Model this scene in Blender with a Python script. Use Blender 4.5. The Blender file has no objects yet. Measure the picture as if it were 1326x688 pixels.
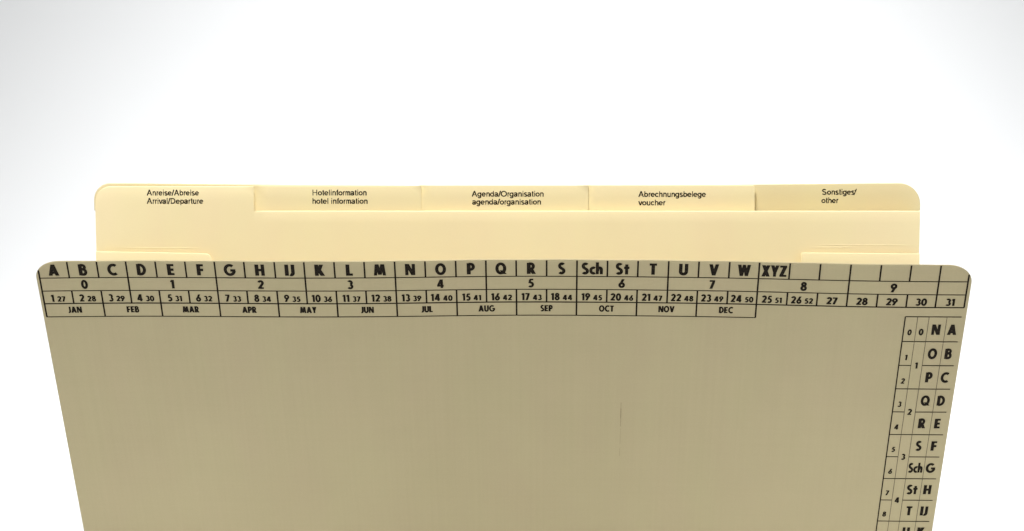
import bpy, math, random
from mathutils import Vector, Matrix
random.seed(7)
R = math.radians
scene = bpy.context.scene
C = scene.collection

# ------------------------------------------------------------------ camera
CAM_H = 0.2865
PITCH = R(6.0)
cam_d = bpy.data.cameras.new('camera')
cam_d.sensor_width = 36.0
cam_d.lens = 65.16
cam_d.clip_start = 0.01
cam_d.clip_end = 60
cam = bpy.data.objects.new('camera', cam_d)
cam.location = (0, 0, CAM_H)
cam.rotation_euler = (math.pi / 2 - PITCH, 0, 0)
C.objects.link(cam)
scene.camera = cam

# ------------------------------------------------------------------ studio light
world = bpy.data.worlds.new('World')
scene.world = world
world.use_nodes = True
bg = world.node_tree.nodes['Background']
bg.inputs[0].default_value = (0.93, 0.96, 1.0, 1)
bg.inputs[1].default_value = 0.12


def look(o, target):
    o.rotation_euler = (Vector(target) - Vector(o.location)).to_track_quat('-Z', 'Y').to_euler()


def area(name, loc, target, w, h, power, col=(1, 1, 1)):
    d = bpy.data.lights.new(name, 'AREA')
    d.shape = 'RECTANGLE'; d.size = w; d.size_y = h
    d.energy = power; d.color = col
    o = bpy.data.objects.new(name, d)
    o.location = loc
    look(o, target)
    C.objects.link(o)
    return o


area('key_softbox', (-0.12, -0.15, 1.45), (0, 0.70, 0.2), 0.55, 0.5, 8.5, (1.0, 0.985, 0.95))
area('near_center_fill', (-0.08, 0.38, 0.74), (0.01, 0.73, 0.22), 0.14, 0.14, 3.2, (1.0, 0.985, 0.95))  # added light, lifts the middle of the cream sheets against their ends
area('fill_softbox', (0.9, -0.35, 0.75), (0, 0.70, 0.15), 0.7, 0.7, 2.4, (1.0, 1.0, 1.0))
area('low_left_bounce_fill', (-0.13, 0.57, 0.03), (-0.15, 0.71, 0.07), 0.10, 0.04, 0.055, (0.97, 0.985, 1.0))  # added light, stands in for table bounce on the cover's lower left
area('low_right_bounce_fill', (0.13, 0.57, 0.03), (0.15, 0.71, 0.07), 0.10, 0.04, 0.055, (0.97, 0.99, 1.0))  # its added twin, imitates the same bounce at the lower right
area('top_softbox', (0.0, 0.85, 1.5), (0, 0.74, 0.2), 1.0, 0.5, 11, (1.0, 0.99, 0.97))
sd = bpy.data.lights.new('background_spot', 'SPOT')
sd.energy = 45; sd.spot_size = R(150); sd.spot_blend = 1.0; sd.shadow_soft_size = 0.15
sd.color = (0.99, 0.995, 1.0)
so = bpy.data.objects.new('background_spot', sd)
so.location = (0.07, 1.50, 0.82)
look(so, (0.07, 1.95, 0.0))
C.objects.link(so)

scene.view_settings.view_transform = 'Standard'
scene.view_settings.look = 'None'
scene.view_settings.gamma = 1
scene.view_settings.exposure = 0.0
scene.view_settings.use_curve_mapping = False


# ------------------------------------------------------------------ materials
def mat_new(name):
    m = bpy.data.materials.new(name)
    m.use_nodes = True
    nt = m.node_tree
    return m, nt, nt.nodes['Principled BSDF']


def card_material(name, col, dark, streak=(420, 14), streak_amt=0.5, rough=0.62, scale_blotch=22, bump=0.12, weave=0.0):
    """pressed card: long fibre streaks, soft blotches and a fine tooth, in sheet coordinates (UV in metres)"""
    m, nt, b = mat_new(name)
    N, L = nt.nodes, nt.links
    uv = N.new('ShaderNodeUVMap')
    mp = N.new('ShaderNodeMapping'); mp.inputs['Scale'].default_value = (streak[0], streak[1], 1)
    L.new(uv.outputs[0], mp.inputs[0])
    n1 = N.new('ShaderNodeTexNoise'); n1.inputs['Scale'].default_value = 1.0; n1.inputs['Detail'].default_value = 4
    L.new(mp.outputs[0], n1.inputs['Vector'])
    n2 = N.new('ShaderNodeTexNoise'); n2.inputs['Scale'].default_value = scale_blotch; n2.inputs['Detail'].default_value = 5
    L.new(uv.outputs[0], n2.inputs['Vector'])
    n3 = N.new('ShaderNodeTexNoise'); n3.inputs['Scale'].default_value = 1500; n3.inputs['Detail'].default_value = 3
    L.new(uv.outputs[0], n3.inputs['Vector'])
    a = N.new('ShaderNodeMath'); a.operation = 'MULTIPLY'; a.inputs[1].default_value = streak_amt
    L.new(n1.outputs[0], a.inputs[0])
    c = N.new('ShaderNodeMath'); c.operation = 'MULTIPLY_ADD'; c.inputs[1].default_value = 0.5
    L.new(n2.outputs[0], c.inputs[0]); L.new(a.outputs[0], c.inputs[2])
    d = N.new('ShaderNodeMath'); d.operation = 'MULTIPLY_ADD'; d.inputs[1].default_value = 0.35
    L.new(n3.outputs[0], d.inputs[0]); L.new(c.outputs[0], d.inputs[2])
    if weave:      # faint cross ribs of the rolled card
        mpw = N.new('ShaderNodeMapping'); mpw.inputs['Scale'].default_value = (12, 620, 1)
        L.new(uv.outputs[0], mpw.inputs[0])
        nw = N.new('ShaderNodeTexNoise'); nw.inputs['Scale'].default_value = 1.0; nw.inputs['Detail'].default_value = 3
        L.new(mpw.outputs[0], nw.inputs['Vector'])
        e = N.new('ShaderNodeMath'); e.operation = 'MULTIPLY_ADD'; e.inputs[1].default_value = weave
        L.new(nw.outputs[0], e.inputs[0]); L.new(d.outputs[0], e.inputs[2])
        d = e
    rmp = N.new('ShaderNodeValToRGB')
    mid = 0.5 * (streak_amt + 0.5 + 0.35 + weave)
    rmp.color_ramp.elements[0].position = max(0, mid - 0.28); rmp.color_ramp.elements[0].color = (*dark, 1)
    rmp.color_ramp.elements[1].position = min(1, mid + 0.28); rmp.color_ramp.elements[1].color = (*col, 1)
    L.new(d.outputs[0], rmp.inputs[0])
    # faint hue drift between olive and pink-buff
    n4 = N.new('ShaderNodeTexNoise'); n4.inputs['Scale'].default_value = 31; n4.inputs['Detail'].default_value = 2
    mp4 = N.new('ShaderNodeMapping'); mp4.inputs['Location'].default_value = (3.1, 1.7, 0); mp4.inputs['Scale'].default_value = (2.2, 0.7, 1)
    L.new(uv.outputs[0], mp4.inputs[0]); L.new(mp4.outputs[0], n4.inputs['Vector'])
    hs = N.new('ShaderNodeHueSaturation')
    mr = N.new('ShaderNodeMapRange')
    mr.inputs['From Min'].default_value = 0.3; mr.inputs['From Max'].default_value = 0.7
    mr.inputs['To Min'].default_value = 0.4965; mr.inputs['To Max'].default_value = 0.5035
    L.new(n4.outputs[0], mr.inputs[0]); L.new(mr.outputs[0], hs.inputs['Hue'])
    L.new(rmp.outputs[0], hs.inputs['Color'])
    out = hs.outputs[0]
    L.new(out, b.inputs['Base Color'])
    b.inputs['Roughness'].default_value = rough
    b.inputs['Specular IOR Level'].default_value = 0.3
    bp = N.new('ShaderNodeBump'); bp.inputs['Strength'].default_value = bump; bp.inputs['Distance'].default_value = 0.0002
    L.new(d.outputs[0], bp.inputs['Height']); L.new(bp.outputs[0], b.inputs['Normal'])
    return m


M_COVER = card_material('buff_card', (0.460, 0.396, 0.236), (0.410, 0.352, 0.207), streak=(760, 9), streak_amt=0.30, bump=0.10, weave=0.14)
M_CREAM = card_material('cream_card', (0.925, 0.80, 0.50), (0.885, 0.755, 0.457), streak=(60, 20), streak_amt=0.25, bump=0.06)
M_CREAM4 = card_material('cream_card_rear', (0.875, 0.76, 0.465), (0.835, 0.715, 0.425), streak=(60, 20), streak_amt=0.25, bump=0.06)
M_CREAM2 = card_material('pale_cream_card', (0.95, 0.82, 0.51), (0.91, 0.78, 0.465), streak=(60, 20), streak_amt=0.25, bump=0.06)
M_CREAM3 = card_material('deep_cream_card', (0.79, 0.68, 0.40), (0.74, 0.63, 0.355), streak=(60, 20), streak_amt=0.25, bump=0.06)


def ink_material(name, col, col2):
    m, nt, b = mat_new(name)
    N, L = nt.nodes, nt.links
    tc = N.new('ShaderNodeTexCoord')
    n = N.new('ShaderNodeTexNoise'); n.inputs['Scale'].default_value = 1800; n.inputs['Detail'].default_value = 3
    L.new(tc.outputs['Object'], n.inputs['Vector'])
    r = N.new('ShaderNodeValToRGB')
    r.color_ramp.elements[0].position = 0.35; r.color_ramp.elements[0].color = (*col, 1)
    r.color_ramp.elements[1].position = 0.75; r.color_ramp.elements[1].color = (*col2, 1)
    L.new(n.outputs[0], r.inputs[0]); L.new(r.outputs[0], b.inputs['Base Color'])
    b.inputs['Roughness'].default_value = 0.55
    b.inputs['Specular IOR Level'].default_value = 0.08
    return m


M_INK = ink_material('black_print', (0.004, 0.0025, 0.001), (0.028, 0.020, 0.012))
M_THIN = ink_material('thin_rule_print', (0.07, 0.06, 0.04), (0.13, 0.11, 0.07))
M_TEXT = ink_material('laser_print', (0.010, 0.006, 0.002), (0.022, 0.014, 0.006))
M_SCRATCH = ink_material('scratch_dirt', (0.16, 0.14, 0.07), (0.25, 0.22, 0.12))

M_BACK, nt, b = mat_new('backdrop_paper')
n = nt.nodes.new('ShaderNodeTexNoise'); n.inputs['Scale'].default_value = 1.3; n.inputs['Detail'].default_value = 3
r = nt.nodes.new('ShaderNodeValToRGB')
r.color_ramp.elements[0].color = (0.84, 0.85, 0.86, 1); r.color_ramp.elements[1].color = (0.88, 0.885, 0.885, 1)
tc = nt.nodes.new('ShaderNodeTexCoord')
nt.links.new(tc.outputs['Object'], n.inputs['Vector']); nt.links.new(n.outputs[0], r.inputs[0])
nt.links.new(r.outputs[0], b.inputs['Base Color'])
b.inputs['Roughness'].default_value = 0.9
b.inputs['Specular IOR Level'].default_value = 0.1


# ------------------------------------------------------------------ mesh helpers
def new_obj(name, verts, faces, mat, parent=None, uvs=None, smooth=None):
    me = bpy.data.meshes.new(name)
    off = Vector(parent['base']) if parent is not None and 'base' in parent else Vector((0, 0, 0))
    me.from_pydata([tuple(Vector(v) - off) for v in verts], [], faces)
    if uvs:
        ul = me.uv_layers.new(name='UVMap')
        for lp in me.loops:
            ul.data[lp.index].uv = uvs[lp.vertex_index]
    if smooth:
        me.polygons.foreach_set('use_smooth', [bool(x) for x in smooth])
    me.materials.append(mat)
    me.update()
    o = bpy.data.objects.new(name, me)
    C.objects.link(o)
    if parent is not None:
        o.parent = parent
        if 'base' in parent:
            o['base'] = parent['base']
    return o


def empty(name, base, label, cat, group=None):
    o = bpy.data.objects.new(name, None)
    o.location = base
    o.empty_display_size = 0.02
    C.objects.link(o)
    o['base'] = base
    tag(o, label, cat, group)
    return o


def tag(o, label, cat, group=None):
    o['label'] = label; o['category'] = cat
    if group:
        o['group'] = group


def spline(k, z):
    """natural cubic spline through (k, z)"""
    n = len(k); h = [k[i + 1] - k[i] for i in range(n - 1)]
    a = [0.0] * n; bq = [1.0] * n; c = [0.0] * n; d = [0.0] * n
    for i in range(1, n - 1):
        a[i] = h[i - 1]; bq[i] = 2 * (h[i - 1] + h[i]); c[i] = h[i]
        d[i] = 6 * ((z[i + 1] - z[i]) / h[i] - (z[i] - z[i - 1]) / h[i - 1])
    for i in range(1, n):
        w = a[i] / bq[i - 1]; bq[i] -= w * c[i - 1]; d[i] -= w * d[i - 1]
    Mm = [0.0] * n
    for i in range(n - 2, 0, -1):
        Mm[i] = (d[i] - c[i] * Mm[i + 1]) / bq[i]

    def g(s):
        i = 0
        while i < n - 2 and s > k[i + 1]:
            i += 1
        hh = h[i]; A = (k[i + 1] - s) / hh; B = (s - k[i]) / hh
        return A * z[i] + B * z[i + 1] + ((A ** 3 - A) * Mm[i] + (B ** 3 - B) * Mm[i + 1]) * hh * hh / 6
    return g


def card(name, surf, cols, rows, thick, mat, parent=None, round_top=True):
    """A sheet of card. surf(s, t) -> (point, outward-normal-to-front). cols = [(s, t_top, t_bottom)], rows = fractions.
    The cut edges are rounded over so that they catch the light."""
    r = thick * 0.5
    verts, faces, uvs, sm = [], [], [], []
    nc = len(cols)
    prof = []        # (extra t from the top edge, offset towards front)
    for a in (0, 30, 60, 90):
        prof.append((r - r * math.sin(R(90 - a)), r * math.sin(R(a))))
    # section rows: back bottom .. back top .. rounded .. front top .. front bottom
    nr = len(rows)

    def ring(s, t0, t1):
        out = []
        for f in reversed(rows[1:]):
            out.append((s, t0 + r + (t1 - t0 - r) * f, -r))
        for dt, of in reversed(prof):
            out.append((s, t0 + dt, -of))
        for dt, of in prof[1:]:
            out.append((s, t0 + dt, of))
        for f in rows[1:]:
            out.append((s, t0 + r + (t1 - t0 - r) * f, r))
        return out
    rings = [ring(*c) for c in cols]
    m = len(rings[0])
    for rg in rings:
        for (s, t, o) in rg:
            p, nrm = surf(s, t)
            verts.append(p + nrm * o); uvs.append((s, -t))
    for i in range(nc - 1):
        for j in range(m - 1):
            A = i * m + j
            faces.append((A, A + 1, A + m + 1, A + m)); sm.append(True)
        faces.append((i * m + m - 1, i * m, (i + 1) * m, (i + 1) * m + m - 1)); sm.append(False)
    # side caps get vertices of their own
    for i, flip in ((0, True), (nc - 1, False)):
        base = len(verts)
        for j in range(m):
            verts.append(verts[i * m + j]); uvs.append(uvs[i * m + j])
        for j in range(m // 2):
            q = (base + j, base + j + 1, base + m - 2 - j, base + m - 1 - j)
            if len(set(q)) == 4:
                faces.append(q if flip else q[::-1]); sm.append(False)
    return new_obj(name, verts, faces, mat, parent, uvs, sm)


# ------------------------------------------------------------------ lettering, drawn with strokes (cap height 1)
def arc(cx, cy, rx, ry, a0, a1, n=14):
    return [(cx + rx * math.cos(R(a0 + (a1 - a0) * i / n)), cy + ry * math.sin(R(a0 + (a1 - a0) * i / n))) for i in range(n + 1)]


def stroke(pts, w):
    """ribbon of width w along pts, mitred; returns quads"""
    q = []
    for p in pts:
        if not q or (abs(q[-1][0] - p[0]) + abs(q[-1][1] - p[1])) > 1e-5:
            q.append(p)
    closed = abs(q[0][0] - q[-1][0]) + abs(q[0][1] - q[-1][1]) < 1e-4
    n = len(q)
    L, Rr = [], []
    for i in range(n):
        if closed:
            a = q[i - 1] if i > 0 else q[n - 2]
            c = q[i + 1] if i < n - 1 else q[1]
        else:
            a = q[max(i - 1, 0)]; c = q[min(i + 1, n - 1)]
        b = q[i]
        d1 = Vector((b[0] - a[0], b[1] - a[1])); d2 = Vector((c[0] - b[0], c[1] - b[1]))
        if d1.length < 1e-9: d1 = d2.copy()
        if d2.length < 1e-9: d2 = d1.copy()
        d1.normalize(); d2.normalize()
        n1 = Vector((-d1.y, d1.x)); n2 = Vector((-d2.y, d2.x))
        mm = n1 + n2
        if mm.length < 1e-6: mm = n1
        mm.normalize()
        k = 0.5 * w / max(0.45, mm.dot(n1))
        L.append((b[0] + mm.x * k, b[1] + mm.y * k)); Rr.append((b[0] - mm.x * k, b[1] - mm.y * k))
    return [[Rr[i], Rr[i + 1], L[i + 1], L[i]] for i in range(n - 1)]


def rect(x0, y0, x1, y1):
    return [[(x0, y0), (x1, y0), (x1, y1), (x0, y1)]]


def par(x0, y0, x1, y1, w):
    h = w * 1.14 / 2
    return [[(x0 - h, y0), (x0 + h, y0), (x1 + h, y1), (x1 - h, y1)]]


plain_stroke, plain_rect, plain_par = stroke, rect, par


def bold_glyphs(k=1.0):
    W = .205 * k
    G = {}
    stem = plain_rect(.1 - .12 * k, 0, .105 + .12 * k, 1)

    def stroke(pts, w):
        return plain_stroke(pts, w if w > .2 * k else w * 1.2 * k)

    def rect(x0, y0, x1, y1):
        if x1 - x0 > y1 - y0:            # bars a touch heavier
            g = .02 + .09 * (k - 1)
            return plain_rect(x0, y0 - (g if y0 > .05 else 0), x1, y1 + (g if y1 < .95 else 0))
        g = .0125 + .1 * (k - 1)
        return plain_rect(x0 - g, y0, x1 + g, y1)

    def par(x0, y0, x1, y1, w):
        return plain_par(x0, y0, x1, y1, w * k)
    G['A'] = (par(.115, 0, .37, 1, .215) + par(.625, 0, .37, 1, .215) + rect(.2, .2, .54, .35), .74)
    G['B'] = (stem + stroke([(.1, .915), (.27, .915)] + arc(.27, .735, .16, .18, 90, -90) + [(.1, .555)], .165)
              + stroke([(.1, .545), (.29, .545)] + arc(.29, .315, .185, .232, 90, -90) + [(.1, .083)], .165), .57)
    G['C'] = (stroke(arc(.42, .5, .33, .418, 52, 308, 22), W), .66)
    G['D'] = (stem + stroke([(.1, .915), (.22, .915)] + arc(.22, .5, .32, .415, 90, -90, 20) + [(.1, .085)], .17), .64)
    G['E'] = (stem + rect(.2, .84, .48, 1) + rect(.2, .42, .45, .57) + rect(.2, 0, .48, .16), .5)
    G['F'] = (stem + rect(.2, .84, .47, 1) + rect(.2, .41, .45, .56), .49)
    G['G'] = (stroke(arc(.42, .5, .33, .418, 48, 352, 24), W) + rect(.45, .38, .83, .53), .85)
    G['H'] = (stem + rect(.44, 0, .64, 1) + rect(.2, .42, .44, .58), .64)
    G['I'] = (stem, .2)
    G['J'] = (stroke([(.26, 1), (.26, .26)] + arc(.11, .26, .15, .17, 0, -120, 10), .19), .36)
    G['K'] = (stem + par(.24, .38, .46, 1, .23) + par(.54, 0, .24, .62, .25), .64)
    G['L'] = (stem + rect(.2, 0, .47, .165), .48)
    G['M'] = (par(.09, 0, .19, 1, .18) + par(.42, .06, .22, 1, .2) + par(.42, .06, .62, 1, .2) + par(.75, 0, .65, 1, .18), .84)
    G['N'] = (rect(0, 0, .18, 1) + rect(.5, 0, .68, 1) + par(.56, 0, .12, 1, .22), .68)
    G['O'] = (stroke(arc(.37, .5, .285, .418, 0, 360, 28), W), .74)
    G['P'] = (stem + stroke([(.1, .915), (.26, .915)] + arc(.26, .68, .185, .235, 90, -90) + [(.1, .445)], .17), .53)
    G['Q'] = (stroke(arc(.37, .5, .285, .418, 0, 360, 28), W) + par(.68, 0, .40, .34, .2), .78)
    G['R'] = (stem + stroke([(.1, .915), (.26, .915)] + arc(.26, .69, .18, .225, 90, -90) + [(.1, .465)], .17)
              + par(.48, 0, .27, .47, .23), .6)
    G['S'] = (stroke(arc(.26, .725, .155, .195, 35, 235, 14) + arc(.24, .275, .175, .195, 55, -145, 14), .168), .52)
    G['T'] = (rect(.17, 0, .37, .84) + rect(0, .84, .54, 1), .54)
    G['U'] = (stroke([(.1, 1), (.1, .32)] + arc(.31, .31, .21, .222, 180, 360) + [(.52, 1)], .185), .62)
    G['V'] = (par(.33, 0, .1, 1, .2) + par(.33, 0, .56, 1, .2), .66)
    G['W'] = (par(.27, 0, .1, 1, .19) + par(.27, 0, .45, 1, .17) + par(.63, 0, .45, 1, .17) + par(.63, 0, .8, 1, .19), .9)
    G['X'] = (par(.12, 0, .46, 1, .23) + par(.46, 0, .12, 1, .23), .58)
    G['Y'] = (rect(.19, 0, .39, .46) + par(.29, .38, .11, 1, .22) + par(.29, .38, .47, 1, .22), .58)
    G['Z'] = (rect(0, .84, .5, 1) + rect(0, 0, .5, .16) + par(.12, .1, .38, .9, .24), .5)
    G['c'] = (stroke(arc(.28, .33, .195, .25, 55, 305, 16), .16), .42)
    G['h'] = (rect(0, 0, .17, 1.06) + stroke([(.1, .30), (.13, .45)] + arc(.25, .42, .13, .165, 140, 0, 8) + [(.38, 0)], .165), .47)
    G['t'] = (rect(.11, 0, .28, .9) + rect(0, .52, .4, .66), .4)
    G['0'] = (stroke(arc(.28, .5, .195, .418, 0, 360, 28), .17), .56)
    G['1'] = (rect(.13, 0, .32, 1) + [[(0, .72), (.13, .78), (.15, 1), (0, .9)]], .34)
    G['2'] = (stroke(arc(.27, .7, .175, .215, 165, -25, 14) + [(.13, .1)], .175) + rect(0, 0, .52, .165), .53)
    G['3'] = (stroke(arc(.24, .735, .155, .185, 150, -85, 14), .165) + stroke(arc(.24, .285, .185, .205, 88, -150, 14), .165), .5)
    G['4'] = (rect(.33, 0, .51, 1) + par(.1, .3, .38, 1, .19) + rect(0, .19, .6, .34), .61)
    G['5'] = (rect(.13, .84, .47, 1) + par(.12, .47, .18, .9, .16) + stroke(arc(.23, .32, .19, .235, 125, -140, 16), .165), .5)
    G['6'] = (stroke(arc(.27, .305, .19, .222, 0, 360, 22), .165) + par(.15, .36, .40, 1, .2), .54)
    G['7'] = (rect(0, .84, .5, 1) + par(.15, 0, .39, .86, .2), .5)
    G['8'] = (stroke(arc(.27, .75, .15, .17, 0, 360, 20), .16) + stroke(arc(.27, .29, .185, .21, 0, 360, 22), .165), .54)
    six = G['6'][0]
    G['9'] = ([[(.54 - x, 1 - y) for x, y in p] for p in six], .54)
    return G


def plain_glyphs():
    w = .18
    G = {}
    X = .73
    e = w / 2
    S = lambda p: stroke(p, w)
    bowl = lambda cx: S(arc(cx, X / 2, .235, X / 2 - e, 0, 360, 20))
    G['A'] = (S([(.05, 0), (.40, 1)]) + S([(.75, 0), (.40, 1)]) + rect(.17, .27, .63, .39), .86)
    G['D'] = (rect(.06, 0, .19, 1) + S([(.12, 1 - e), (.38, 1 - e)] + arc(.38, .5, .33, .5 - e, 90, -90) + [(.12, e)]), .88)
    G['H'] = (rect(.06, 0, .19, 1) + rect(.65, 0, .78, 1) + rect(.19, .46, .65, .58), .9)
    G['O'] = (S(arc(.46, .5, .40, .5 - e + .02, 0, 360, 26)), .97)
    G['S'] = (S(arc(.36, .735, .25, .205, 25, 235, 14) + arc(.37, .265, .285, .205, 55, -160, 14)), .82)
    G['a'] = (S(arc(.26, .52, .2, .15, 165, 0, 12) + [(.46, .1), (.50, .03)]) + S(arc(.23, .21, .165, .15, 60, 330, 14) + [(.44, .26)]) +
              S([(.22, .36), (.46, .43)]), .62)
    G['b'] = (rect(.05, 0, .18, 1) + bowl(.32), .66)
    G['c'] = (S(arc(.3, X / 2, .235, X / 2 - e, 40, 320, 18)), .58)
    G['d'] = (bowl(.29) + rect(.43, 0, .56, 1), .66)
    G['e'] = (S(arc(.3, X / 2, .24, X / 2 - e, 0, 320, 20)) + rect(.08, .31, .54, .42), .65)
    G['f'] = (S([(.17, 0), (.17, .82)] + arc(.29, .80, .12, .14, 180, 80, 8)) + rect(0, .62, .34, .73), .35)
    G['g'] = (bowl(.29) + S([(.5, X), (.5, 0)] + arc(.29, -.03, .21, .17, 0, -160, 12)), .66)
    G['h'] = (rect(.06, 0, .19, 1) + S([(.13, .42)] + arc(.32, .47, .185, .195, 160, 0, 10) + [(.505, 0)]), .64)
    G['i'] = (rect(.06, 0, .19, X) + rect(.06, .87, .19, 1), .27)
    G['l'] = (rect(.06, 0, .19, 1), .27)
    G['m'] = (rect(.06, 0, .19, X) + S([(.13, .45)] + arc(.28, .5, .145, .165, 160, 0, 10) + [(.425, 0)]) +
              S([(.425, .45)] + arc(.58, .5, .145, .165, 160, 0, 10) + [(.725, 0)]), .86)
    G['n'] = (rect(.06, 0, .19, X) + S([(.13, .42)] + arc(.32, .47, .185, .195, 160, 0, 10) + [(.505, 0)]), .64)
    G['o'] = (S(arc(.31, X / 2, .245, X / 2 - e, 0, 360, 20)), .65)
    G['p'] = (rect(.05, -.25, .18, X) + bowl(.32), .66)
    G['r'] = (rect(.06, 0, .19, X) + S([(.13, .42)] + arc(.30, .48, .16, .18, 160, 75, 7)), .38)
    G['s'] = (S(arc(.26, .53, .165, .135, 30, 235, 12) + arc(.26, .20, .185, .135, 55, -155, 12)), .56)
    G['t'] = (S([(.17, .93), (.17, .17)] + arc(.28, .17, .11, .11, 180, 280, 7)) + rect(.02, .62, .33, .73), .35)
    G['u'] = (S([(.125, X), (.125, .24)] + arc(.3, .24, .175, .18, 180, 350, 10)) + rect(.43, 0, .56, X), .64)
    G['v'] = (S([(.04, X), (.28, 0)]) + S([(.52, X), (.28, 0)]), .56)
    G['/'] = (S([(.02, -.02), (.32, 1.02)]), .36)
    G[' '] = ([], .32)
    return G


BOLD, HEAVY, MEDIUM, PLAIN = bold_glyphs(1.18), bold_glyphs(1.2), bold_glyphs(1.0), plain_glyphs()


def text_width(txt, G, gap):
    return sum(G[c][1] for c in txt) + gap * (len(txt) - 1)


class Print:
    """flat print laid on a sheet: polygons in sheet coordinates, lifted a few hundredths of a millimetre"""

    def __init__(self, surf, lift):
        self.surf, self.lift, self.v, self.f, self.k = surf, lift, [], [], 0

    def poly(self, pts, extra=0.0):
        b = len(self.v)
        for s, t in pts:
            p, n = self.surf(s, t)
            self.v.append(p + n * (self.lift + extra))
        self.f.append(tuple(range(b, b + len(pts))))

    def text(self, txt, s0, tb, cap, G=None, xs=1.0, gap=.07, align=0.0, slant=0.0):
        """baseline at t = tb; align 0 left, .5 centre"""
        G = G or BOLD
        x = s0 - align * text_width(txt, G, gap) * cap * xs
        for c in txt:
            polys, adv = G[c]
            for q in polys:
                self.k += 1
                self.poly([(x + (px + slant * py) * cap * xs, tb - py * cap) for px, py in q], (self.k % 9) * 2.5e-6)
            x += (adv + gap) * cap * xs
        return x

    def hline(self, s0, s1, t, w):
        n = max(1, int(abs(s1 - s0) / .003))
        for i in range(n):
            a = s0 + (s1 - s0) * i / n; b = s0 + (s1 - s0) * (i + 1) / n
            self.poly([(a, t + w / 2), (b, t + w / 2), (b, t - w / 2), (a, t - w / 2)])

    def vline(self, s, t0, t1, w):
        n = max(1, int(abs(t1 - t0) / .006))
        for i in range(n):
            a = t0 + (t1 - t0) * i / n; b = t0 + (t1 - t0) * (i + 1) / n
            self.poly([(s - w / 2, b), (s + w / 2, b), (s + w / 2, a), (s - w / 2, a)], 2.6e-5)

    def take(self, name, mat, parent):
        """close what has been set so far as one printed item"""
        if self.f:
            o = new_obj(name, self.v, self.f, mat, parent)
            self.v, self.f = [], []
            return o

    def build(self, name, mat, parent):
        return new_obj(name, self.v, self.f, mat, parent)


# ------------------------------------------------------------------ the backdrop: a white paper sweep
def build_backdrop():
    prof = [(-2.2, 0.0), (0, 0.0), (1.0, 0.0), (1.7, 0.0)]
    rad = 0.9
    for i in range(1, 17):
        a = R(90) * i / 16
        prof.append((1.7 + rad * math.sin(a), rad - rad * math.cos(a)))
    prof += [(2.6, 1.6), (2.6, 3.2)]
    v, f = [], []
    xs = [-3.0, -1.5, 0, 1.5, 3.0]
    for x in xs:
        for y, z in prof:
            v.append((x, y, z))
    m = len(prof)
    for i in range(len(xs) - 1):
        for j in range(m - 1):
            A = i * m + j
            f.append((A, A + m, A + m + 1, A + 1))
    o = new_obj('backdrop', v, f, M_BACK, None, None, [True] * len(f))
    o['kind'] = 'structure'


build_backdrop()

# ------------------------------------------------------------------ front cover surface (gently waved, leaning forward, straightening below)
cp, sp = math.cos(PITCH), math.sin(PITCH)


def from_cam(x, y, z):
    return Vector((x, z * cp - y * sp, -z * sp - y * cp))


H_ = from_cam(0.99975814, 0.0034255, -0.02172379)
G_ = from_cam(0.00946831, 0.82451717, 0.56575771)
N_ = from_cam(0.01984964, -0.56582657, 0.82428532)
T_ = from_cam(-0.00375, -0.00214, 0.65369) + Vector((0, 0, CAM_H))
ZK = [-.172 + .043 * i for i in range(9)]
ZS = spline(ZK, [-0.00232, -0.00143, -0.00151, -0.00112, 0.00004, 0.00008, -0.00066, -0.00203, -0.00234])
T_BEND = 0.136
_path = [(0.0, 0.0, 0.0)]           # (t, along G, along -N) beyond the bend
_d = 0.0
for _i in range(1, 140):
    _dl = R(31) * min(1.0, (_i * 0.001) / 0.03)
    p = _path[-1]
    _path.append((p[0] + .001, p[1] + .001 * math.cos(_dl), p[2] + .001 * math.sin(_dl)))


def cover_pos(s, t):
    if t <= T_BEND:
        g, k = t, 0.0
    else:
        q = (t - T_BEND) / .001
        i = min(int(q), len(_path) - 2); fr = q - i
        g = T_BEND + _path[i][1] * (1 - fr) + _path[i + 1][1] * fr
        k = _path[i][2] * (1 - fr) + _path[i + 1][2] * fr
    return T_ + H_ * s + G_ * g + N_ * (ZS(s) - k)


def cover_surf(s, t):
    e = 5e-4
    a = cover_pos(s + e, t) - cover_pos(s - e, t)
    b_ = cover_pos(s, t + e) - cover_pos(s, t - e)
    n_ = b_.cross(a).normalized()          # towards the camera
    if n_.y > 0:
        n_ = -n_
    return cover_pos(s, t), n_


# cover length so that it stands on the table
t_end = 0.15
while cover_pos(0, t_end).z > 0.0045:
    t_end += 0.001
COVER_Y = cover_pos(0, t_end).y
HW = 0.1655
TH = 0.0005

folder = empty('index_folder', (0, COVER_Y, 0), 'buff card filing folder leaning forward, printed with black alphabet, number and month index', 'folder')


def quarter(s_edge, rx, ry, t0, tb, sign, n=14):
    """columns round a top corner, from the tangent with the top edge out to the side edge (sign -1 left, +1 right)"""
    o = []
    for i in range(n + 1):
        a = R(90) * i / n
        o.append((s_edge - sign * rx * (1 - math.sin(a)), t0 + ry * (1 - math.cos(a)), tb))
    return o if sign > 0 else o[::-1]


rows = [0, .01, .03, .06, .1, .15, .2, .25, .3, .35, .4, .45, .5, .55, .6, .64, .68, .72, .76, .8, .85, .9, .95, 1]
tb = t_end
left = quarter(-HW, .0088, .0068, 0, tb, -1)
right = quarter(HW, .0092, .0074, 0, tb, 1)
mid = []
s = left[-1][0] + .003
while s < right[0][0] - .001:
    mid.append((s, 0.0 + 6e-5 * math.sin(s * 210), tb)); s += .003
cover = card('front_cover', cover_surf, left + mid + right, rows, TH, M_COVER, folder)

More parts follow.
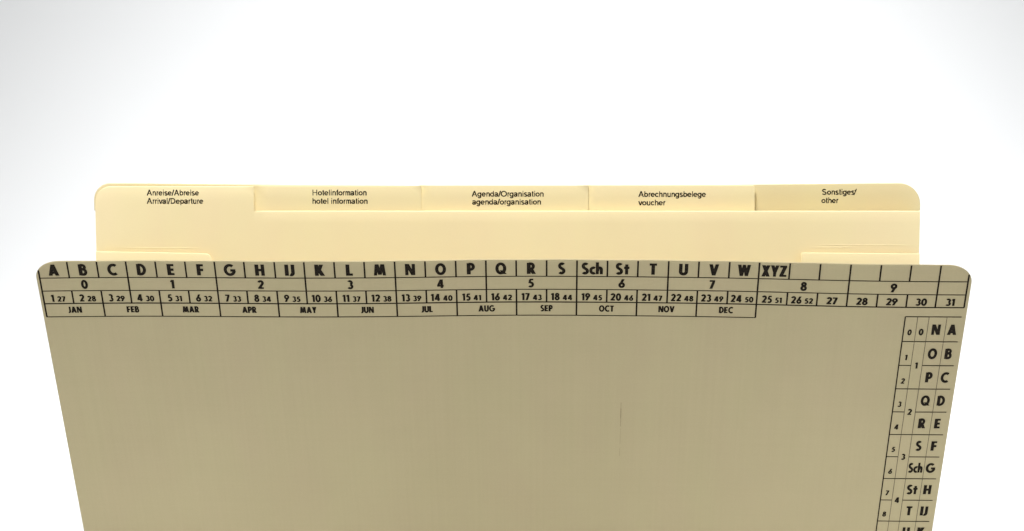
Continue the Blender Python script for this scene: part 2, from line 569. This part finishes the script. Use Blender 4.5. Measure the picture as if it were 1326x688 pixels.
LIFT = TH / 2 + 4e-5
mm = .001
SI = [-164.3, -153.75, -143.25, -132.91, -122.45, -111.9, -101.44, -90.98, -80.2, -69.72, -59.05, -48.45, -37.69, -26.97, -16.15,
      -5.5, 5.2, 15.97, 26.69, 37.45, 48.2, 58.97, 69.6, 80.35, 90.8, 101.48, 112.07, 122.67, 133.23, 143.69, 154.0, 164.2]
SI = [x * mm for x in SI]
T1, T2, T3, T4 = 7.1 * mm, 12.75 * mm, 18.3 * mm, 24.15 * mm

gr = Print(cover_surf, LIFT)
gr.hline(SI[0], SI[31], T1, .38 * mm)
gr.hline(SI[0], SI[31], T2, .38 * mm)
gr.hline(SI[0], SI[31], T3, .5 * mm)
gr.hline(SI[0], SI[24], T4, .38 * mm)
VW = .6 * mm
gr.vline(SI[0], 3.75 * mm, T4, VW)
gr.vline(SI[31], 4.0 * mm, T3, VW)
for i in range(1, 31):
    gr.vline(SI[i], .25 * mm, T1, VW)
    if i % 3 == 0:
        gr.vline(SI[i], T1, T2, VW)
    gr.vline(SI[i], T2, T3, VW)
for i in range(2, 25, 2):
    gr.vline(SI[i], T3, T4, VW)
gr.build('printed_grid', M_INK, cover)

letters = ['A', 'B', 'C', 'D', 'E', 'F', 'G', 'H', 'IJ', 'K', 'L', 'M', 'N', 'O', 'P', 'Q', 'R', 'S', 'Sch', 'St', 'T', 'U', 'V', 'W', 'XYZ']
lt = Print(cover_surf, LIFT)
for i, w in enumerate(letters):
    c = (SI[i] + SI[i + 1]) / 2
    lt.text(w, c, 6.1 * mm, 4.8 * mm, G=MEDIUM if w == 'XYZ' else BOLD, xs={'XYZ': 1.02}.get(w, 1.0), gap={'Sch': .06, 'XYZ': .06, 'IJ': .1, 'St': .08}.get(w, .07), align=.5)
    lt.take('printed_letter', M_INK, cover)

dg = Print(cover_surf, LIFT)
for i in range(10):
    dg.text(str(i), (SI[3 * i] + SI[3 * i + 3]) / 2 + (-.2 * mm if i < 8 else .2 * mm), 11.85 * mm, 3.7 * mm, xs=1.05, align=.5)
    dg.take('printed_digit', M_INK, cover)

wk = Print(cover_surf, LIFT)
for i in range(31):
    c = (SI[i] + SI[i + 1]) / 2
    a = str(i + 1)
    if i < 26:
        bb = str(i + 27)
        ca, cb = 3.1 * mm, 2.35 * mm
        wa, wb = text_width(a, BOLD, .1) * ca, text_width(bb, BOLD, .09) * cb * 1.1
        gap = 1.15 * mm
        s0 = c - (wa + wb + gap) / 2
        wk.text(a, s0, 17.5 * mm, ca, gap=.1)
        wk.take('printed_day_number', M_INK, cover)
        wk.text(bb, s0 + wa + gap, 17.45 * mm, cb, G=HEAVY, xs=1.1, gap=.09)
        wk.take('printed_week_number', M_INK, cover)
    else:
        wk.text(a, c, 17.5 * mm, 3.05 * mm, align=.5, xs=1.12, gap=.08)
        wk.take('printed_day_number', M_INK, cover)

mo = Print(cover_surf, LIFT)
for i, w in enumerate(['JAN', 'FEB', 'MAR', 'APR', 'MAY', 'JUN', 'JUL', 'AUG', 'SEP', 'OCT', 'NOV', 'DEC']):
    mo.text(w, (SI[2 * i] + SI[2 * i + 2]) / 2, 22.4 * mm, 2.7 * mm, G=HEAVY, xs=.92, gap=.09, align=.5)
    mo.take('printed_month', M_INK, cover)

# side index down the right edge
rows_t = [22.4] + [33.45 + 10.82 * i for i in range(13)]
rows_t = [x * mm for x in rows_t]
SC = [143.95 * mm, 148.35 * mm, 152.4 * mm, 158.75 * mm, 163.9 * mm]
sg = Print(cover_surf, LIFT)
for i, t in enumerate(rows_t):
    if i in (2, 4, 6, 8, 10, 12):
        sg.hline(SC[0], SC[1], t, .4 * mm)
        sg.hline(SC[2] - .1 * mm, SC[4] - .05 * mm, t, .42 * mm)
    else:
        sg.hline(SC[0], SC[4], t, .42 * mm)
sg.vline(SC[0], rows_t[0], rows_t[-1], .45 * mm)
sg.build('printed_side_grid', M_INK, cover)
sth = Print(cover_surf, LIFT)
for x in SC[1:4]:
    sth.vline(x, rows_t[0], rows_t[-1], .2 * mm)
sth.build('printed_thin_rules', M_THIN, cover)
sl = Print(cover_surf, LIFT)
colA = ['A', 'B', 'C', 'D', 'E', 'F', 'G', 'H', 'IJ', 'K', 'L', 'M', '']
colN = ['N', 'O', 'P', 'Q', 'R', 'S', 'Sch', 'St', 'T', 'U', 'V', 'W', 'XYZ']
for i in range(13):
    tb_ = rows_t[i + 1] - 3.1 * mm
    if colA[i]:
        sl.text(colA[i], 161.25 * mm, tb_, 4.6 * mm, align=.5, xs=.9)
        sl.take('printed_letter', M_INK, cover)
    x = {'Sch': .76, 'XYZ': .74}.get(colN[i], .9)
    sl.text(colN[i], 155.5 * mm, tb_, 4.6 * mm, align=.5, xs=x, gap=.05)
    sl.take('printed_letter', M_INK, cover)
sn = Print(cover_surf, LIFT)
for i in range(10):
    sn.text(str(i), 146.15 * mm, rows_t[i + 1] - (2.9 if i == 0 else 2.4) * mm, 2.45 * mm, G=HEAVY, align=.5, slant=.05)
    sn.take('printed_small_digit', M_INK, cover)
sn.text('0', 150.3 * mm, rows_t[1] - 2.9 * mm, 2.8 * mm, G=HEAVY, align=.5)
sn.take('printed_small_digit', M_INK, cover)
for k in range(1, 7):
    sn.text(str(k), 150.3 * mm, rows_t[2 * k] + 1.4 * mm, 2.8 * mm, G=HEAVY, align=.5)
    sn.take('printed_small_digit', M_INK, cover)

# a short scuff in the card
sc_ = Print(cover_surf, LIFT)
for (t0, t1, w, ds) in ((64, 67, .10, 0), (67, 71.5, .22, .02), (71.5, 75.5, .12, .05), (76.5, 84, .05, .05), (86, 90, .05, -.02)):
    for j in range(4):
        a = (t0 + (t1 - t0) * j / 4) * mm; b2 = (t0 + (t1 - t0) * (j + 1) / 4) * mm
        sc_.poly([((43.7 + ds - w / 2) * mm, b2), ((43.7 + ds + w / 2) * mm, b2), ((43.7 + ds + w / 2) * mm, a), ((43.7 + ds - w / 2) * mm, a)])
sc_.build('scuff_mark', M_SCRATCH, cover)

# spine and back cover (behind the sheets)
BACK_Y = COVER_Y + 0.040


def spine_surf(s, t):
    return Vector((s, COVER_Y + 0.001 + t, 0.003 - 0.0018 * math.sin(min(1, t / .038) * math.pi))), Vector((0, 0, 1))


card('spine', spine_surf, [(-HW, 0, .038), (-.08, 0, .038), (0, 0, .038), (.08, 0, .038), (HW, 0, .038)], [0, .2, .4, .6, .8, 1], TH, M_COVER, folder)


def back_surf(s, t):
    return Vector((s, BACK_Y + 0.012 * (1 - t / .2) ** 2 + .0008 * math.sin(s * 15), .203 - t)), Vector((0, -1, 0))


bl = quarter(-HW, .01, .01, 0, .198, -1); br = quarter(HW, .01, .01, 0, .198, 1)
card('back_cover', back_surf, bl + [(-.1, 0, .198), (-.05, 0, .198), (0, 0, .198), (.05, 0, .198), (.1, 0, .198)] + br,
     [0, .1, .2, .3, .4, .5, .6, .7, .8, .9, 1], TH, M_COVER, folder)

# ------------------------------------------------------------------ cream divider sheets
GROUP = 'cream index dividers standing in the folder'
Z0 = 0.0045
DY = 0.7273            # plane of the first divider
# (y, bow amplitude, bow phase)
DROWS = [0, .02, .05, .1, .15, .2, .3, .4, .5, .6, .7, .8, .9, 1]


def sheet_surf(y0, zt, amp=.0006, ph=0.0, fn=None):
    def pos(s, t):
        y = y0 + amp * math.sin(s * 14 + ph)
        if fn:
            y += fn(s, t)
        return Vector((s, y, zt - t))

    def surf(s, t):
        e = 4e-4
        n_ = (pos(s, t + e) - pos(s, t - e)).cross(pos(s + e, t) - pos(s - e, t)).normalized()
        if n_.y > 0:
            n_ = -n_
        return pos(s, t), n_
    return surf


def fill_cols(a, b, f, tb, step=.006):
    n = max(1, int((b - a) / step))
    return [(a + (b - a) * i / n, f(a + (b - a) * i / n), tb) for i in range(n + 1)]


def divider(y0, zt, body_drop, x0, x1, tab0, tab1, label, texts, mat, amp, ph, rl=0.0, rr=0.0, fn=None, body_l=None, band=None, sag=0.0):
    """one sheet: body from x0 to x1, top of the body body_drop below the tab top; tab from tab0 to tab1"""
    root = empty('index_divider', (0.5 * (x0 + x1), y0, Z0), label, 'divider', GROUP)
    surf = sheet_surf(y0, zt, amp, ph, fn)
    tb = zt - Z0
    st = 4e-5
    top = lambda s: sag * math.cos(max(-1, min(1, (s + .0015) / .15)) * math.pi / 2)
    cols = []
    if tab0 > x0 + .001:
        cols += fill_cols(x0, tab0 - st, lambda s: body_drop, tb)
    if rl:
        cols += quarter(tab0, rl, rl, 0, tb, -1)
    a = tab0 + rl; b_ = tab1 - rr
    cols += fill_cols(a + (0.001 if rl else 0), b_ - (0.001 if rr else 0), top, tb)
    if rr:
        q = quarter(tab1, rr, rr, 0, tb, 1)
        cols += q
    if tab1 < x1 - .001:
        cols += fill_cols(tab1 + st, x1, lambda s: body_drop, tb)
    if band:       # the top band is a little wider than the body
        cols = [(s, t, (band if (s < body_l[0] or s > body_l[1]) else bt)) for s, t, bt in cols]
    sheet = card('sheet', surf, cols, DROWS, .00065, mat, root)
    pr = Print(surf, .00065 / 2 + 4e-5)
    for txt, s0, zb, wid in texts:
        cap = 2.25 * mm
        xs = wid / (text_width(txt, PLAIN, .0) * cap)
        pr.text(txt, s0, zt - zb, cap, PLAIN, xs=xs, gap=0.0)
        if txt == 'Sonstiges':
            pr.poly([(s0 + wid - .5 * mm, zt - zb + .1 * mm), (s0 + wid - .15 * mm, zt - zb + .1 * mm), (s0 + wid + .85 * mm, zt - zb - 2.3 * mm), (s0 + wid + .5 * mm, zt - zb - 2.3 * mm)], 3e-5)
            pr.poly([(s0 + wid - .1 * mm, zt - zb - 1.5 * mm), (s0 + wid - .1 * mm, zt - zb - 1.8 * mm), (s0 + wid + .3 * mm, zt - zb - 2.0 * mm), (s0 + wid + .3 * mm, zt - zb - 1.7 * mm)], 5e-5)
    pr.build('printed_label', M_TEXT, root)
    return root, surf, sheet



# back sheet: full width band with both corners rounded, narrower body below the band
divider(0.7343, 0.24219, 0, -0.16562, 0.16204, -0.16562, 0.16204,
        'rearmost and darkest cream sheet, full width with both top corners rounded, reading Sonstiges other',
        [('Sonstiges', 0.12291, 0.23759, 0.01301), ('other', 0.12282, 0.23425, 0.00673)],
        M_CREAM3, .0005, 0.4, rl=.0065, rr=.0085, fn=lambda s, t: -.012 * max(0, (.03 - t)) , body_l=(-.1645, .1616), band=.0108, sag=.0009)
divider(0.7319, 0.24156, .0102, -0.16324, 0.15986, 0.02956, 0.09598,
        'cream divider whose tab reads Abrechnungsbelege voucher, next to the rounded corner tab',
        [('Abrechnungsbelege', 0.05004, 0.23684, 0.02673), ('voucher', 0.05007, 0.23351, 0.01068)],
        M_CREAM4, .0004, 1.1, rr=.0012)
divider(0.7310, 0.24157, .0102, -0.16355, 0.16016, -0.03654, 0.03015,
        'cream divider whose middle tab reads Agenda/Organisation above agenda/organisation',
        [('Agenda/Organisation', -0.01585, 0.23703, 0.02849), ('agenda/organisation', -0.01570, 0.23387, 0.02729)],
        M_CREAM4, .0004, 1.7)
divider(0.7301, 0.24148, .0102, -0.16389, 0.16049, -0.10220, -0.03590,
        'cream divider whose tab reads Hotelinformation above hotel information',
        [('Hotelinformation', -0.07883, 0.23757, 0.02161), ('hotel information', -0.07887, 0.23425, 0.02201)],
        M_CREAM4, .0004, 2.0)
root, surf, sheet = divider(.7273, .24135, .0097, -.1638, .1604, -.1638, -.10155,
        'foremost cream divider with a rounded left tab reading Anreise/Abreise Arrival/Departure',
        [('Anreise/Abreise', -.14341, .23774, .02049), ('Arrival/Departure', -.14347, .23448, .02216)],
        M_CREAM, .0005, 2.2, rl=.0062)


def crease(a, b2, z, w):
    """a raised scored fold line across the sheet"""
    v, f = [], []
    n = 24
    for i in range(n + 1):
        s_ = a + (b2 - a) * i / n
        k = min(1, min(i, n - i) / 5)
        t_ = .24135 - z - .0002 * math.sin(s_ * 60)
        for dt, of in ((-w, 0), (-w * .4, .000045 * k), (w * .4, .000045 * k), (w, 0)):
            p_, n_ = surf(s_, t_ + dt)
            v.append(p_ + n_ * (.00065 / 2 + 1e-5 + of))
    for i in range(n):
        for j in range(3):
            f.append((i * 4 + j, (i + 1) * 4 + j, (i + 1) * 4 + j + 1, i * 4 + j + 1))
    new_obj('crease', v, f, M_CREAM, root, [(q[0], q[2]) for q in v])


crease(-.157, -.122, .2172, .0003)
crease(.118, .1595, .2181, .0003)
crease(.1165, .136, .2171, .0003)

# low sheet in front of the dividers: only its two raised shoulders show above the folder
Z_SH = .2160
pk = sheet_surf(.7245, Z_SH, .0006, 2.2)


def shoulder(s):
    if s < -.1198: return .0009 * (s + .1634) / .0436
    if s > .1137: return .0005 + .0004 * (s - .1137) / .0463
    return .0085


cols = [(s_, shoulder(s_), Z_SH - Z0) for s_ in [-.1634 + i * .004 for i in range(11)]]
cols += [(-.1199, .0010, Z_SH - Z0), (-.1188, .0016, Z_SH - Z0), (-.1180, .0030, Z_SH - Z0), (-.1176, .0085, Z_SH - Z0)]
cols += [(-.11 + i * .01, .0085, Z_SH - Z0) for i in range(23)]
cols += [(.11366, .0085, Z_SH - Z0), (.1137, .0006, Z_SH - Z0)] + [(.1145 + i * .005, shoulder(.1145 + i * .005), Z_SH - Z0) for i in range(9)] + [(.1600, .0009, Z_SH - Z0)]
o = card('pocket_sheet', pk, cols, DROWS, .0005, M_CREAM2)
tag(o, 'low pale cream sheet showing only a strip at each end just above the folder edge', 'sheet')
